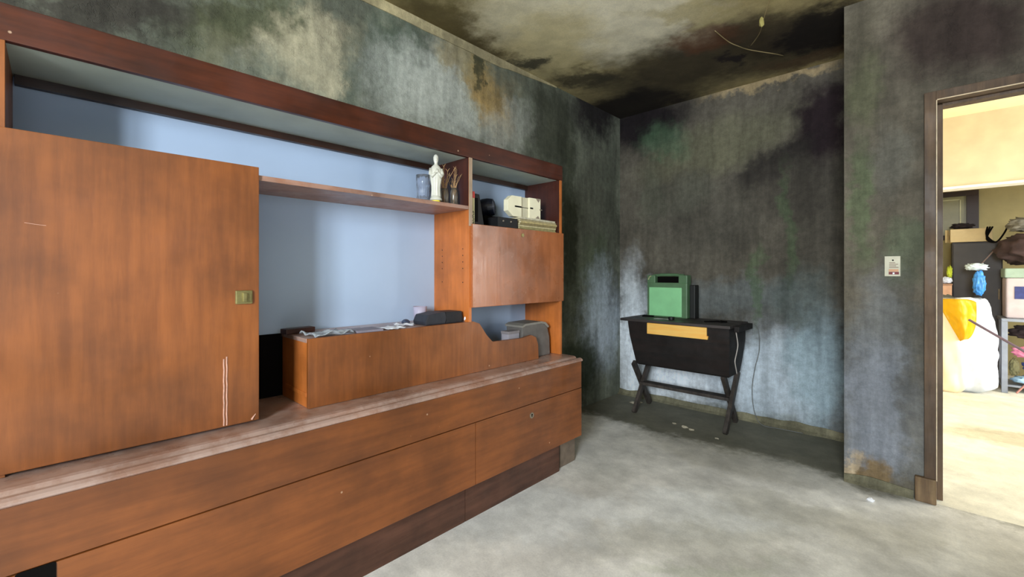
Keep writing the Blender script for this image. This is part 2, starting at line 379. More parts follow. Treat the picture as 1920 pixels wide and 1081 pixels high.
# right wall with its window
bm = BM(); bx(bm, XR, XR+.15, YBH-.15, -1.0, 0, ZC); bx(bm, XR, XR+.15, 1.2, YP+.15, 0, ZC)
bx(bm, XR, XR+.15, -1.0, 1.2, 0, .95); bx(bm, XR, XR+.15, -1.0, 1.2, 2.25, ZC)
struct('wall_right', bm, M['plain_wall'])
bm = BM(); bx(bm, XW, 0, YBH-.15, YBH, 0, ZC); bx(bm, 1.1, XR, YBH-.15, YBH, 0, ZC)
bx(bm, 0, 1.1, YBH-.15, YBH, 0, 1.15); bx(bm, 0, 1.1, YBH-.15, YBH, 2.5, ZC)
struct('wall_behind', bm, M['plain_wall'])
def window(n, x0, x1, y0, y1, z0, z1, along):
    bm = BM(); t = .05
    if along == 'x':
        ym = (y0+y1)/2
        for a in (x0, (x0+x1)/2-t/2, x1-t): bx(bm, a, a+t, ym-.02, ym+.02, z0, z1)
        for z in (z0, z1-t): bx(bm, x0, x1, ym-.02, ym+.02, z, z+t)
    else:
        xm = (x0+x1)/2
        for a in (y0, (y0+y1)/2-t/2, y1-t): bx(bm, xm-.02, xm+.02, a, a+t, z0, z1)
        for z in (z0, z1-t): bx(bm, xm-.02, xm+.02, y0, y1, z, z+t)
    struct('window_%d' % n, bm, M['door_wood'])
window(1, 0, 1.1, YBH-.15, YBH, 1.15, 2.5, 'x')
window(2, XR, XR+.15, -1.0, 1.2, .95, 2.25, 'y')
# cream cornice strip along the top of the left wall and the light strip over the alcove
bm = BM(); n = 60; y0, y1 = YBH, 3.0
top, bot = [], []
for i in range(n+1):
    y = y0+(y1-y0)*i/n; wd = .062+.012*noise.noise(Vector((y*3, 1, 0)))+.008*noise.noise(Vector((y*17, 5, 0)))
    if y > 2.3: wd *= max(.15, 1-(y-2.3)/.8)
    top.append((y, ZC)); bot.append((y, ZC-wd))
prism(bm, top+bot[::-1], 0, XW, XW+.006)
struct('trim_1', bm, M['cream_band'])
# rough skirting fillets where plaster meets the floor
def fillet(name, axis, u0, u1, base, sgn, mat, hh=.05, tt=.04):
    bm = BM(); n = 50; prev = None
    for i in range(n+1):
        u = u0+(u1-u0)*i/n; h = hh*(1+.5*noise.noise(Vector((u*6, base, 0)))); t = tt*(1+.5*noise.noise(Vector((u*5, 9, 0))))
        pr = [(0, 0), (t, 0), (t*.45, h*.3), (.006, h), (0, h)]
        ring = []
        for a, z in pr:
            ring.append(bm.verts.new((u, base+sgn*a, z) if axis == 'x' else (base+sgn*a, u, z)))
        if prev:
            for k in range(5): bm.faces.new((prev[k], prev[(k+1) % 5], ring[(k+1) % 5], ring[k]))
        else: bm.faces.new(ring)
        prev = ring
    bm.faces.new(prev[::-1])
    struct(name, bm, mat)
M['skirt'] = stained('damp_render_skirting', (122, 118, 96), [], 1, contrast=.5)
fillet('baseboard_back', 'x', XW, XP-.01, YB, -1, M['skirt'], .055, .05)
fillet('baseboard_doorway', 'x', XP, -.055, YP, -1, M['skirt'], .045, .03)

# doorway frame
d = BM()
bx(d, -.012, .034, YP-.022, YP+.09, .0, DZ+.046, .002)          # left post
bx(d, .034, .90, YP-.022, YP+.09, DZ, DZ+.046, .002)            # head
bx(d, .034, .060, YP+.092, YP+.15, 0, DZ, .002)
bx(d, .034, .062, YP+.062, YP+.092, 0, DZ-.012, .002)
bx(d, .060, .88, YP+.075, YP+.15, DZ-.016, DZ, .002)
bx(d, .88, .925, YP-.022, YP+.15, 0, DZ+.046, .002)
fr = struct('door_1', d, M['door_wood'])
bm = BM(); bx(bm, .0345, .0385, YP-.0245, YP-.018, .13, DZ); bx(bm, .0345, .90, YP-.0245, YP-.018, DZ-.004, DZ)
e = link('worn_edge', bm, M['door_edge'], fr)
link('plinth_block', box(-.05, .036, YP-.034, YP-.003, 0, .135, .006), M['door_block'], fr)

# ------------------------------------------------------------------ the next room
bm = BM(); bx(bm, XP+.15, 3.4, 6.4, 6.55, 2.14, ZC); struct('wall_lintel', bm, M['next_wall'])
struct('trim_2', box(XP+.15, 3.4, 6.372, 6.56, 2.115, 2.14, .003), M['lit_soffit'])  # white strip, brightness of the lit soffit put into its colour
struct('wall_far', box(XP, 3.4, 8.05, 8.2, 0, ZC), M['next_dark_wall'])
struct('wall_far_left', box(XP, XP+.15, YB+.12, 8.05, 0, ZC), M['next_wall'])
bm = BM(); bx(bm, 3.25, 3.4, YP+.15, 3.85, 0, ZC); bx(bm, 3.25, 3.4, 6.15, 8.05, 0, ZC); bx(bm, 3.25, 3.4, 3.85, 6.15, 0, .3); bx(bm, 3.25, 3.4, 3.85, 6.15, 2.5, ZC)
struct('wall_far_right', bm, M['next_wall'])
struct('ceiling_next_room', box(XP, 3.4, YB+.12, 8.2, ZC, ZC+.12), M['next_ceiling'])
struct('ceiling_doorway', box(XP+.15, 3.4, YP+.15, YB+.12, ZC-.002, ZC+.1), M['next_ceiling'])
struct('wall_next_room_front', box(XR, 3.4, YP, YP+.15, 0, ZC), M['next_wall'])

# ------------------------------------------------------------------ long low base cabinet
XB = -1.60; YE = 2.335; YS = -.75
bc = thing('base_cabinet', 'long low reddish wooden base cabinet with dusty ledge and flush doors, along the left wall', 'cabinet', (-1.85, .8, 0))
link('carcass', box(-2.12, XB-.022, YS, YE-.004, .205, .69, .002), M['wood'], bc)
prof = [(-2.12, .688), (-2.12, .712), (-1.668, .712), (-1.656, .709), (-1.650, .703), (-1.646, .698), (-1.640, .696), (-1.632, .703), (-1.622, .707), (-1.611, .706), (-1.602, .700), (-1.598, .694), (-1.598, .690), (-1.602, .686), (-1.62, .685), (-1.62, .688)]
bm = BM(); prism(bm, prof, 1, YS, YE)
link('top_ledge', bm, M['wood_top'], bc)
link('upper_panel', box(XB-.022, XB-.004, YS, YE-.006, .520, .6845, .0015), M['wood_h'], bc)
dr = link('long_door', box(XB-.022, XB-.003, YS, 1.424, .213, .516, .0015), M['wood_h'], bc)
d2 = link('keyed_door', box(XB-.022, XB-.003, 1.427, YE-.006, .213, .516, .0015), M['wood_h'], bc)
bm = BM(); tube(bm, [(XB-.004, 1.842, .455), (XB+.0005, 1.842, .455)], .016, 20); link('lock_plate', bm, M['steel'], d2)
bm = BM(); tube(bm, [(XB+.0002, 1.842, .459), (XB+.0012, 1.842, .459)], .0055, 12); bx(bm, XB+.0002, XB+.0012, 1.8395, 1.8445, .446, .459); link('keyhole', bm, M['black_in'], d2)
# cut-out finger slot near the left end
bm = BM(); pts = []
y0, y1, z0, z1, r = -.066, .004, .455, .519, .006
for cx_, cz_, a0 in ((y1-r, z1-r, 0), (y0+r, z1-r, 90), (y0+r, z0+r, 180), (y1-r, z0+r, 270)):
    for k in range(5):
        a = math.radians(a0+k*22.5); pts.append((cx_+r*math.cos(a), cz_+r*math.sin(a)))
prism(bm, pts, 0, XB-.004, XB-.0015); link('finger_slot', bm, M['black_in'], bc)
M['plinth'] = wood('dusty_brown_plinth', (70, 42, 28), (92, 58, 42), 1, rough=.6, coat=0)
p1 = link('plinth', box(-2.05, -1.683, YS, 1.424, 0, .206, .001), M['plinth'], bc)
link('plinth', box(-2.05, -1.683, 1.427, 2.20, 0, .206, .001), M['plinth'], bc)
link('foot_block', box(-2.0, -1.705, 2.235, 2.40, 0, .204, .006), plain('grey_brown_block', (112, 98, 84), .9, var=.2, scale=20, bump=.3), bc, label='grey-brown rough end foot')

# ------------------------------------------------------------------ upper wall unit
XF, XBK = -1.757, -2.07
Y0, Y1, YD = -.105, 2.325, 1.527
zb = .713
wu = thing('wall_unit', 'reddish wooden open wall unit with red-brown fascia, standing on the long base cabinet', 'wall unit', (-1.9, 1.1, zb))
link('top_board', box(XBK, XF-.001, Y0, Y1, 1.864, 1.882, .001), M['grey_lam'], wu, label='grey board under the fascia')
link('fascia', box(XF-.02, XF+.002, Y0-.003, Y1+.004, 1.862, 1.959, .002), M['wood_dark'], wu)
link('back_rail', box(XBK+.006, XBK+.03, Y0+.02, Y1-.02, 1.834, 1.864, .001), M['rail_dark'], wu)
bm = BM(); prism(bm, [(Y0, .93), (1.56, .93), (1.56, zb), (Y1, zb), (Y1, 1.864), (Y0, 1.864)], 0, XBK-.006, XBK+.004)
link('gap_shade_board', box(XBK-.002, XBK+.008, Y0+.02, 1.56, zb, .985, .001), M['black_in'], wu, label='added low black board, painted shade of the gap behind the chest')  # board added so the gap beside the chest is dark by colour
link('back_panel', bm, M['backing'], wu, label='pale blue-grey backing panel')
link('side_panel', box(XBK, XF, Y0-.004, Y0+.016, zb, 1.864, .001), M['wood'], wu)
link('side_panel', box(XBK, XF, Y1-.02, Y1, zb, 1.864, .001), M['wood_orange'], wu)
dv = link('divider', box(XBK, XF-.004, YD-.010, YD+.010, .990, 1.864, .001), M['wood_orange'], wu)
link('divider_edge', box(XF-.004, XF+.001, YD-.011, YD+.011, 1.5, 1.864, .001), M['pale_edge'], dv)
for z in (1.38, 1.345, 1.31, 1.275, 1.2):
    for x in (-1.81, -1.99): link('shelf_pin_hole', tube(BM(), [(x, YD-.0104, z), (x, YD-.0109, z)], .0035, 8), M['rail_dark'], dv)
link('shelf', box(XBK+.004, XF-.004, .30, YD-.010, 1.587, 1.606, .0015), wood('worn_shelf_wood', (120, 70, 42), (152, 96, 62), 1, dust=.3), wu)
link('upper_shade_sheet', box(XBK+.004, XF-.006, Y1-.0205, Y1-.0225, 1.509, 1.864), M['brown_in'], wu, label='added dark brown sheet, painted shade inside the right compartment')  # thin sheets added, shade of the upper interior put into their brown
link('upper_shade_sheet', box(XBK+.004, XF-.006, YD-.0125, YD-.0102, 1.606, 1.864), M['brown_in'], wu, label='added dark brown sheet, painted shade above the shelf')
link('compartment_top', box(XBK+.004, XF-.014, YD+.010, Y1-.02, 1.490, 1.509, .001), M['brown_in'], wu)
link('compartment_floor', box(XBK+.004, XF-.014, YD+.010, Y1-.02, 1.070, 1.088, .001), M['rail_dark'], wu)
fl = link('flap_door', box(XF-.012, XF+.010, YD+.004, Y1+.006, 1.066, 1.512, .002), wood('flap_veneer', (152, 88, 48), (170, 102, 60), 2, rough=.22, coat=.6, blotch=.3), wu)
bm = BM(); tube(bm, [(XF+.009, 1.925, 1.475), (XF+.014, 1.925, 1.475)], .011, 16); link('flap_lock', bm, M['brass'], fl)
ld = link('large_door', box(XF-.010, XF+.008, Y0-.06, .511, .722, 1.632, .002), M['wood'], wu)
# latch: rounded square plate with a turn piece
bm = BM(); rot_box(bm, (XF+.011, .462, 1.165), (.010, .054, .048), bev=.004); lt = link('latch', bm, M['brass'], ld)
bm = BM(); tube(bm, [(XF+.016, .462, 1.165), (XF+.0185, .462, 1.165)], .0225, 22); bx(bm, XF+.018, XF+.027, .4555, .4685, 1.149, 1.181, .002); link('latch_knob', bm, M['brass'], lt)
# deep scratches near the lower right of the door
bm = BM()
for yo, zt_ in ((.402, .955), (.4105, .962)):
    bm = BM(); pts = [(XF+.0085, yo+.0006*math.sin(k*2.1), .726+(zt_-.726)*k/12) for k in range(13)]; tube(bm, pts, .0022, 5); link('scratch', bm, M['scratch'], ld, label='long pale gouge in the veneer')
bm = BM(); tube(bm, [(XF+.0083, -.055, 1.385), (XF+.0083, -.036, 1.382), (XF+.0083, -.015, 1.380)], .0007, 5); link('scratch', bm, M['scratch'], ld)
bm = BM(); tube(bm, [(XF+.0083, .50, .745), (XF+.0083, .492, .735), (XF+.0083, .487, .727)], [.001, .003, .004], 5)
link('scratch', bm, M['scratch'], ld)

# ------------------------------------------------------------------ low notched chest standing inside the unit
lc = thing('low_chest', 'low brown wooden chest with a notched right end, under the shelf between door and flap', 'chest', (-1.9, 1.3, zb))
CX = -1.768
pts = [(.692, zb), (.692, .990), (1.555, .990), (1.60, .975), (1.655, .905), (1.70, .862), (1.95, .858), (2.03, .868), (2.075, .85), (2.095, .80), (2.10, zb)]
bm = BM(); prism(bm, pts, 0, CX-.018, CX, .0015); fp = link('front_panel', bm, M['wood'], lc)
link('left_panel', box(XBK+.012, CX-.018, .694, .712, zb, .978, .0015), M['wood_orange'], lc)
link('chest_top', box(XBK+.012, CX-.018, .690, 1.512, .972, .989, .0015), M['wood_top'], lc)
bm = BM(); rot_box(bm, (-1.90, .6935, .765), (.22, .006, .016), rx=.0, bev=.002); link('bottom_strip', bm, M['wood_orange'], lc)

# things behind the notch
bm = BM(); o_pts = [(1.995, zb), (1.995, .918), (2.02, .926), (2.17, .930), (2.21, .922), (2.24, .895), (2.262, .83), (2.268, zb)]
prism(bm, o_pts, 0, -1.95, -1.81, .008); gb = thing('plastic_bin', 'dull dark-grey round-cornered plastic bin beside the right side panel', 'bin', (-1.88, 2.13, zb))
link('bin_body', bm, plain('grey_plastic', (96, 92, 88), .55, var=.15, scale=20), gb)
bm = BM(); prism(bm, [(1.99, .912), (1.99, .924), (2.02, .935), (2.175, .938), (2.215, .930), (2.25, .90), (2.24, .892), (2.205, .918), (2.17, .925), (2.02, .922)], 0, -1.955, -1.805); link('rim', bm, plain('grey_plastic_rim', (128, 124, 116), .5), gb)
t = thing('carton', 'small lilac-grey carton behind the chest notch', 'box', (-1.85, 1.93, zb))
link('carton_body', box(-1.885, -1.825, 1.885, 1.982, zb, .880, .002), plain('lilac_card', (150, 146, 154), .8), t)
link('lid', box(-1.887, -1.823, 1.883, 1.984, .880, .897, .002), plain('lilac_card_lid', (128, 122, 124), .8), t)

# ------------------------------------------------------------------ odds and ends on the chest
ZT = .989
bm = BM()
def warped_sheet(bm, cx, cy, sx, sy, z, rz, th=.0012, amp=.006, nx=10, ny=10, seed=0, curl=0):
    top, bot = [], []
    for i in range(nx+1):
        tr, br = [], []
        for j in range(ny+1):
            u, v = (i/nx-.5), (j/ny-.5)
            h = abs(noise.noise(Vector((u*3+seed, v*3, seed))))*amp + curl*max(0, abs(v)*2-.5)**2
            x, y = u*sx, v*sy; X = cx+x*math.cos(rz)-y*math.sin(rz); Y = cy+x*math.sin(rz)+y*math.cos(rz)
            tr.append(bm.verts.new((X, Y, z+h+th))); br.append(bm.verts.new((X, Y, z+h*.98)))
        top.append(tr); bot.append(br)
    for i in range(nx):
        for j in range(ny):
            bm.faces.new((top[i][j], top[i+1][j], top[i+1][j+1], top[i][j+1])); bm.faces.new((bot[i][j], bot[i][j+1], bot[i+1][j+1], bot[i+1][j]))
    for i in range(nx):
        bm.faces.new((top[i][0], bot[i][0], bot[i+1][0], top[i+1][0])); bm.faces.new((top[i][ny], top[i+1][ny], bot[i+1][ny], bot[i][ny]))
    for j in range(ny):
        bm.faces.new((top[0][j], top[0][j+1], bot[0][j+1], bot[0][j])); bm.faces.new((top[nx][j], bot[nx][j], bot[nx][j+1], top[nx][j+1]))
    return bm
paper = plain('white_paper', (232, 238, 246), .7, var=.05)
def plastic():
    m, nt, b = new_mat('crumpled_clear_plastic'); b.inputs['Base Color'].default_value = (.75, .82, .88, 1); b.inputs['Roughness'].default_value = .25
    b.inputs['Transmission Weight'].default_value = .55; b.inputs['IOR'].default_value = 1.3
    tc = N(nt, 'ShaderNodeTexCoord'); no = noise_tex(nt, tc.outputs['Object'], 40, 4); bp = N(nt, 'ShaderNodeBump'); bp.inputs['Strength'].default_value = .8; bp.inputs['Distance'].default_value = .01
    nt.links.new(no.outputs['Fac'], bp.inputs['Height']); nt.links.new(bp.outputs[0], b.inputs['Normal']); return m
o = link('wooden_offcut', rot_box(BM(), (-1.99, .735, ZT+.012), (.05, .13, .022), rz=.15, bev=.003), M['brown_in'])
tag(o, 'dark brown flat wooden offcut at the left end of the chest top', 'wood piece')
bm = warped_sheet(BM(), -1.845, .80, .14, .17, ZT+.001, .15, .002, .035, 16, 16, 3)
tag(link('plastic_sheet', bm, plastic(), smooth=True), 'crumpled clear plastic sheet on the left corner of the chest top', 'plastic sheet')
tag(link('photo_print', rot_box(BM(), (-1.83, .965, ZT+.006), (.11, .12, .010), rz=-.05, bev=.002), plain('grey_mauve_card', (130, 124, 136), .6)), 'flat grey-mauve card folder on the chest top', 'folder')
bm = warped_sheet(BM(), -1.83, 1.09, .11, .10, ZT+.001, .3, .0012, .012, 10, 10, 5, .006)
tag(link('paper_sheet', bm, paper, smooth=True), 'white paper sheet lying next to the grey-mauve folder', 'paper')
bm = warped_sheet(BM(), -1.86, 1.185, .09, .06, ZT+.004, .9, .0012, .016, 10, 10, 9, .008)
tag(link('paper_sheet', bm, paper, smooth=True), 'smaller folded white paper nearest the black case', 'paper')
o = link('crumpled_wrapper', blob(BM(), (-1.93, 1.24, ZT+.012), (.018, .022, .013), 2, .4, 8, ZT+.0005), plain('dark_blue_wrapper', (60, 70, 92), .5)); tag(o, 'tiny crumpled dark blue wrapper behind the papers', 'wrapper')
bk = thing('black_case', 'black faceted padded case lying on the chest top below the divider', 'case', (-1.84, 1.385, ZT))
bm = BM(); prism(bm, [(1.265, ZT+.001), (1.262, ZT+.02), (1.278, ZT+.052), (1.36, ZT+.062), (1.385, ZT+.062), (1.395, ZT+.03), (1.385, ZT+.001)], 0, -1.90, -1.79, .006)
link('case_body', bm, plain('black_cloth', (40, 42, 50), .55, var=.2, scale=40), bk)
bm = BM(); prism(bm, [(1.388, ZT+.001), (1.397, ZT+.03), (1.387, ZT+.062), (1.495, ZT+.060), (1.508, ZT+.001)], 0, -1.895, -1.792, .004)
link('case_flap', bm, plain('black_cloth_flap', (26, 27, 32), .6, var=.2, scale=40), bk)
o = link('plastic_cup', lathe(BM(), [(.03, ZT+.001), (.034, ZT+.045), (.037, ZT+.082), (.035, ZT+.082), (.030, ZT+.006)], -1.98, 1.36, 24), plain('lilac_plastic', (176, 170, 190), .5), smooth=True); tag(o, 'lilac plastic cup half hidden behind the black case', 'cup')
o = link('folded_tissue', blob(BM(), (-1.795, 1.532, ZT+.018), (.012, .018, .018), 2, .2, 6, ZT+.0005, power=.8), paper); tag(o, 'small white folded tissue by the divider foot', 'tissue')

# ------------------------------------------------------------------ shelf: tumbler, statuette, dried plant
ZS = 1.607
def glass(name, col=(.9, .95, 1), rough=.03):
    m, nt, b = new_mat(name); b.inputs['Base Color'].default_value = col+(1,); b.inputs['Transmission Weight'].default_value = .9
    b.inputs['Roughness'].default_value = rough; b.inputs['IOR'].default_value = 1.5; return m
bm = BM(); gx, gy = -1.955, 1.366
prof = [(.030, ZS), (.034, ZS+.004), (.035, ZS+.06), (.0385, ZS+.115), (.0395, ZS+.116), (.041, ZS+.165), (.0385, ZS+.165), (.036, ZS+.115), (.031, ZS+.06), (.028, ZS+.018)]
lathe(bm, [(r_, z_, .035 if ZS+.05 < z_ < ZS+.116 else 0) for r_, z_ in prof], gx, gy, 64, k=16)
gl = link('glass_tumbler', bm, glass('cut_glass', (.82, .87, .95)), smooth=True); tag(gl, 'tall cut-glass tumbler with vertical flutes on the shelf', 'glass')
bm = BM()
for row in range(3):
    for k in range(11):
        a = 2*PI*(k+.5*(row % 2))/11; q = bmesh.ops.create_icosphere(bm, subdivisions=1, radius=.0078)
        for v in q['verts']: v.co = Vector((v.co.x*.5, v.co.y, v.co.z)); v.co.rotate(Matrix.Rotation(a, 3, 'Z')); v.co += Vector((gx+.0345*math.cos(a), gy+.0345*math.sin(a), ZS+.012+row*.017))
bpy.context.view_layer.update()
link('cut_facets', bm, glass('cut_glass_facets', (.8, .84, .9), .1), gl)

# statuette of a robed figure with joined hands
sx_, sy_ = -1.80, 1.332; face = math.atan2(-sy_, -sx_)  # turned to the room
face = math.radians(-25)
st = thing('statuette', 'white ceramic statuette of a robed figure on a yellow-footed base, on the shelf', 'statuette', (sx_, sy_, ZS))
ivory = plain('white_ceramic', (204, 203, 190), .35, var=.06, scale=30)
def W(f, s_, z): return (sx_+f*math.cos(face)-s_*math.sin(face), sy_+f*math.sin(face)+s_*math.cos(face), ZS+z)
bm = BM(); lathe(bm, [(.021, ZS), (.022, ZS+.008), (.020, ZS+.011)], sx_, sy_, 24); link('yellow_foot', bm, plain('yellow_glaze', (236, 216, 60), .4), st, smooth=True)
bm = BM(); lathe(bm, [(.029, ZS+.009), (.031, ZS+.014), (.029, ZS+.019), (.024, ZS+.026), (.022, ZS+.030)], sx_, sy_, 28); link('base', bm, ivory, st, smooth=True)
bm = BM(); ANG = face+PI/2
rob = [(.0225, .028, .05), (.021, .04, .07), (.0195, .06, .08), (.0205, .085, .07), (.024, .105, .05), (.027, .125, .03), (.0285, .145, .02), (.0265, .165, .01), (.021, .180, 0), (.013, .188, 0), (.0085, .192, 0), (.0085, .20, 0), (.0115, .207, 0), (.0128, .217, 0), (.0125, .228, 0), (.009, .238, 0), (.003, .242, 0)]
lathe(bm, [(r_*(1.12 if z_ < .175 else 1), ZS+z_, f_) for r_, z_, f_ in rob], sx_, sy_, 48, ell=.80, ang=ANG, k=9)
link('robe', bm, ivory, st, smooth=True)
bm = BM()
for s_ in (-1, 1):      # sleeves and joined hands
    tube(bm, [W(.004, s_*.026, .168), W(.012, s_*.029, .140), W(.020, s_*.022, .128), W(.027, s_*.006, .146)], [.009, .0105, .010, .006], 10)
link('sleeves', bm, ivory, st, smooth=True)
bm = BM()
for s_ in (-1, 1):
    tube(bm, [W(.027, s_*.005, .143), W(.029, s_*.003, .152), W(.0275, s_*.0015, .164)], [.0042, .0042, .002], 8)
link('hands', bm, ivory, st, smooth=True)
bm = BM()
q = bmesh.ops.create_icosphere(bm, subdivisions=3, radius=1)
for v in q['verts']:
    c = v.co.copy(); f = .0085*c.x + .005; s_ = .0080*c.y; z = .217+.0115*c.z
    if c.x > .75 and abs(c.y) < .25 and abs(c.z+.1) < .35: f += .0016           # nose
    if c.x > .6 and abs(abs(c.y)-.42) < .16 and abs(c.z-.12) < .14: f -= .0010   # eye hollows
    if c.x > .7 and abs(c.y) < .3 and abs(c.z+.5) < .07: f -= .0006              # mouth
    v.co = Vector(W(f, s_, z))
link('face', bm, ivory, st, smooth=True)

# dried twigs in two small glass vases
vx, vy = -1.86, 1.452
def dried(name, label, x, y, r, h, seed, tw):
    t = thing(name, label, 'vase', (x, y, ZS))
    bm = BM(); lathe(bm, [(r*.8, ZS), (r, ZS+.006), (r, ZS+h*.7), (r*.8, ZS+h), (r*.72, ZS+h), (r*.9, ZS+h*.7), (r*.9, ZS+.01)], x, y, 28)
    link('vase_glass', bm, glass('smoky_glass', (.62, .55, .45), .1), t, smooth=True)
    rnd = random.Random(seed)
    for k in range(tw):
        a = rnd.uniform(0, 2*PI); l = rnd.uniform(.10, .19)*1.0; bend = rnd.uniform(.01, .05)
        bm = BM(); pts = []
        for i in range(6):
            u = i/5; rr = u*u*bend
            pts.append((min(x+rr*math.cos(a), XF-.02), min(y+rr*math.sin(a)+.003*math.sin(9*u+k), YD-.014), ZS+.01+l*u))
        tube(bm, pts, [.0024, .0022, .002, .0017, .0014, .0008], 5)
        for i in range(2, 6):
            for s_ in (0, 1):
                aa = rnd.uniform(0, 2*PI); p = Vector(pts[i]); q_ = p+Vector((math.cos(aa)*.014, math.sin(aa)*.010, .014)); q_.y = min(q_.y, YD-.013)
                tube(bm, [p, (p+q_)/2+Vector((0, 0, .002)), q_], [.0013, .0011, .0006], 4)
        link('twig', bm, plain('dry_twig', (176, 140, 98), .9, var=.3), t)
dried('twig_vase', 'small brown glass vase of dried twigs right of the statuette', -1.84, 1.415, .024, .085, 3, 8)
dried('twig_vase', 'slimmer glass vase with dry stalks next to the divider', -1.83, 1.473, .021, .095, 8, 8)

# ------------------------------------------------------------------ compartment: books, drum, cream carton, magazines
ZK = 1.5095
bt = thing('paperback_book', 'upright book with a red-topped spine and black lettering, against the divider', 'book', (-1.83, 1.553, ZK))
sp = plain('cream_spine', (196, 186, 140), .6)
link('pages', box(-1.905, -1.776, 1.543, 1.565, ZK, 1.688), paper, bt)
bm = BM(); bx(bm, -1.907, -1.774, 1.5405, 1.543, ZK, 1.690); bx(bm, -1.907, -1.774, 1.565, 1.5675, ZK, 1.690); link('cover', bm, plain('pale_cover', (214, 206, 168), .5), bt)
bm = BM(); bx(bm, -1.776, -1.772, 1.5405, 1.5675, ZK, 1.690, .001); so = link('spine', bm, sp, bt)
link('red_band', box(-1.7722, -1.7712, 1.5405, 1.5675, 1.655, 1.690), plain('red_print', (190, 60, 52), .5), so)
cu = bpy.data.curves.new('lettering', 'FONT'); cu.body = 'LUKS'; cu.size = .030; cu.extrude = .0004; cu.align_x = 'LEFT'; cu.align_y = 'CENTER'
to = bpy.data.objects.new('lettering_curve', cu); COL.objects.link(to)
dg = bpy.context.evaluated_depsgraph_get(); me = bpy.data.meshes.new_from_object(to.evaluated_get(dg)); bpy.data.objects.remove(to)
R = Matrix(((0, 0, 1, -1.7709), (0, -1, 0, 1.554), (1, 0, 0, ZK+.006), (0, 0, 0, 1)))
# text x runs up the spine, text normal faces the room
R = Matrix(((0, 0, 1, -1.7709), (0, -1, 0, 1.554), (0, 0, 0, 0), (0, 0, 0, 1))); R[2][0] = 1; R[2][3] = ZK+.006; R[1][1] = -1; R[1][0] = 0
me.transform(R)
me.materials.append(plain('black_print', (26, 24, 22), .6)); lo = bpy.data.objects.new('lettering', me); COL.objects.link(lo); lo.parent = so
b2 = thing('hardback_book', 'taller black hardback book behind the red-topped spine', 'book', (-1.99, 1.555, ZK))
link('pages', box(-2.055, -1.925, 1.543, 1.577, ZK+.003, 1.755), paper, b2)
bm = BM(); bx(bm, -2.06, -1.92, 1.5395, 1.543, ZK, 1.760); bx(bm, -2.06, -1.92, 1.577, 1.581, ZK, 1.760); bx(bm, -1.92, -1.914, 1.5395, 1.581, ZK, 1.76, .001); link('cover', bm, plain('black_cover', (30, 28, 26), .5), b2)
b3 = thing('video_case', 'black plastic case leaning beside the red-topped book', 'case', (-1.86, 1.62, ZK))
bm = BM(); prism(bm, [(1.572, ZK), (1.572, 1.684), (1.612, 1.682), (1.648, ZK)], 0, -1.92, -1.782, .003); link('shell', bm, plain('black_plastic', (9, 9, 12), .6), b3)
bm = BM(); bx(bm, -1.783, -1.780, 1.580, 1.600, 1.53, 1.66, .001); link('groove', bm, M['black_in'], b3)
# dark drum (speaker-like) with rings
dm = thing('black_drum', 'black ringed plastic drum behind the cream folded carton', 'drum', (-1.93, 1.86, ZK))
bm = BM()
ax_ = Vector((.75, .6, .12)).normalized(); c0 = Vector((-1.985, 1.855, 1.655))
tube(bm, [c0-ax_*.055, c0-ax_*.02, c0+ax_*.012, c0+ax_*.045], [.050, .058, .058, .050], 30); link('drum_body', bm, plain('navy_black_plastic', (18, 22, 36), .4), dm, smooth=False)
for kk, (dd, rr) in enumerate(((.046, .046), (.050, .036), (.052, .024))):
    bm = BM(); p = c0+ax_*dd; a_ = ax_.orthogonal().normalized(); b_ = ax_.cross(a_)
    tube(bm, [p+(a_*math.cos(2*PI*i/28)+b_*math.sin(2*PI*i/28))*rr for i in range(29)], .0028, 6); link('ring', bm, plain('dark_grey_ring', (84, 86, 96), .4), dm)
link('stand', box(-2.03, -1.935, 1.79, 1.92, ZK, 1.600, .004), M['black_in'], dm)
o = thing('black_box', 'low black box with small pale studs under the cream carton', 'box', (-1.83, 1.83, ZK))
link('box_body', box(-1.875, -1.785, 1.76, 1.925, ZK, 1.575, .004), plain('black_vinyl', (10, 10, 13), .6), o)
for y in (1.80, 1.865):
    bm = BM(); q = bmesh.ops.create_icosphere(bm, subdivisions=2, radius=.006); 
    for v in q['verts']: v.co += Vector((-1.784, y, 1.553))
    link('stud', bm, M['steel'], o)
# magazines, individually
cols = [(168, 152, 104), (150, 140, 92), (184, 172, 130), (132, 118, 78), (176, 160, 110), (160, 148, 112), (190, 184, 160)]
lab = ['bottom magazine of the stack in the compartment', 'second magazine from the bottom of the stack', 'third magazine from the bottom of the stack', 'middle olive magazine of the stack', 'third magazine from the top of the stack', 'second magazine from the top, below the pale one', 'pale top magazine of the stack in the compartment']
z = ZK
for i in range(7):
    th = .0105+.002*random.random(); dx = random.uniform(-.006, .006); dy = random.uniform(-.006, .008); rz = random.uniform(-.02, .02)
    t = thing('magazine', lab[i], 'magazine', (-1.87, 2.12, z), 'magazines stacked in the compartment')
    bm = BM(); rot_box(bm, (-1.875+dx, 2.118+dy, z+th/2), (.185, .345, th-.003), rz=rz); link('pages', bm, plain('yellowed_pages', (196, 186, 150), .8, var=.2, scale=90), t)
    bm = BM(); rot_box(bm, (-1.875+dx, 2.118+dy, z+.0008), (.190, .350, .0014), rz=rz); rot_box(bm, (-1.875+dx, 2.118+dy, z+th-.001), (.190, .350, .0014), rz=rz); rot_box(bm, (-1.782+dx, 2.118+dy, z+th/2), (.0015, .350, th*.8), rz=rz)
    link('cover', bm, plain('magazine_cover_%s' % 'abcdefg'[i], cols[i], .6, var=.25, scale=50), t)
    z += th+.0003
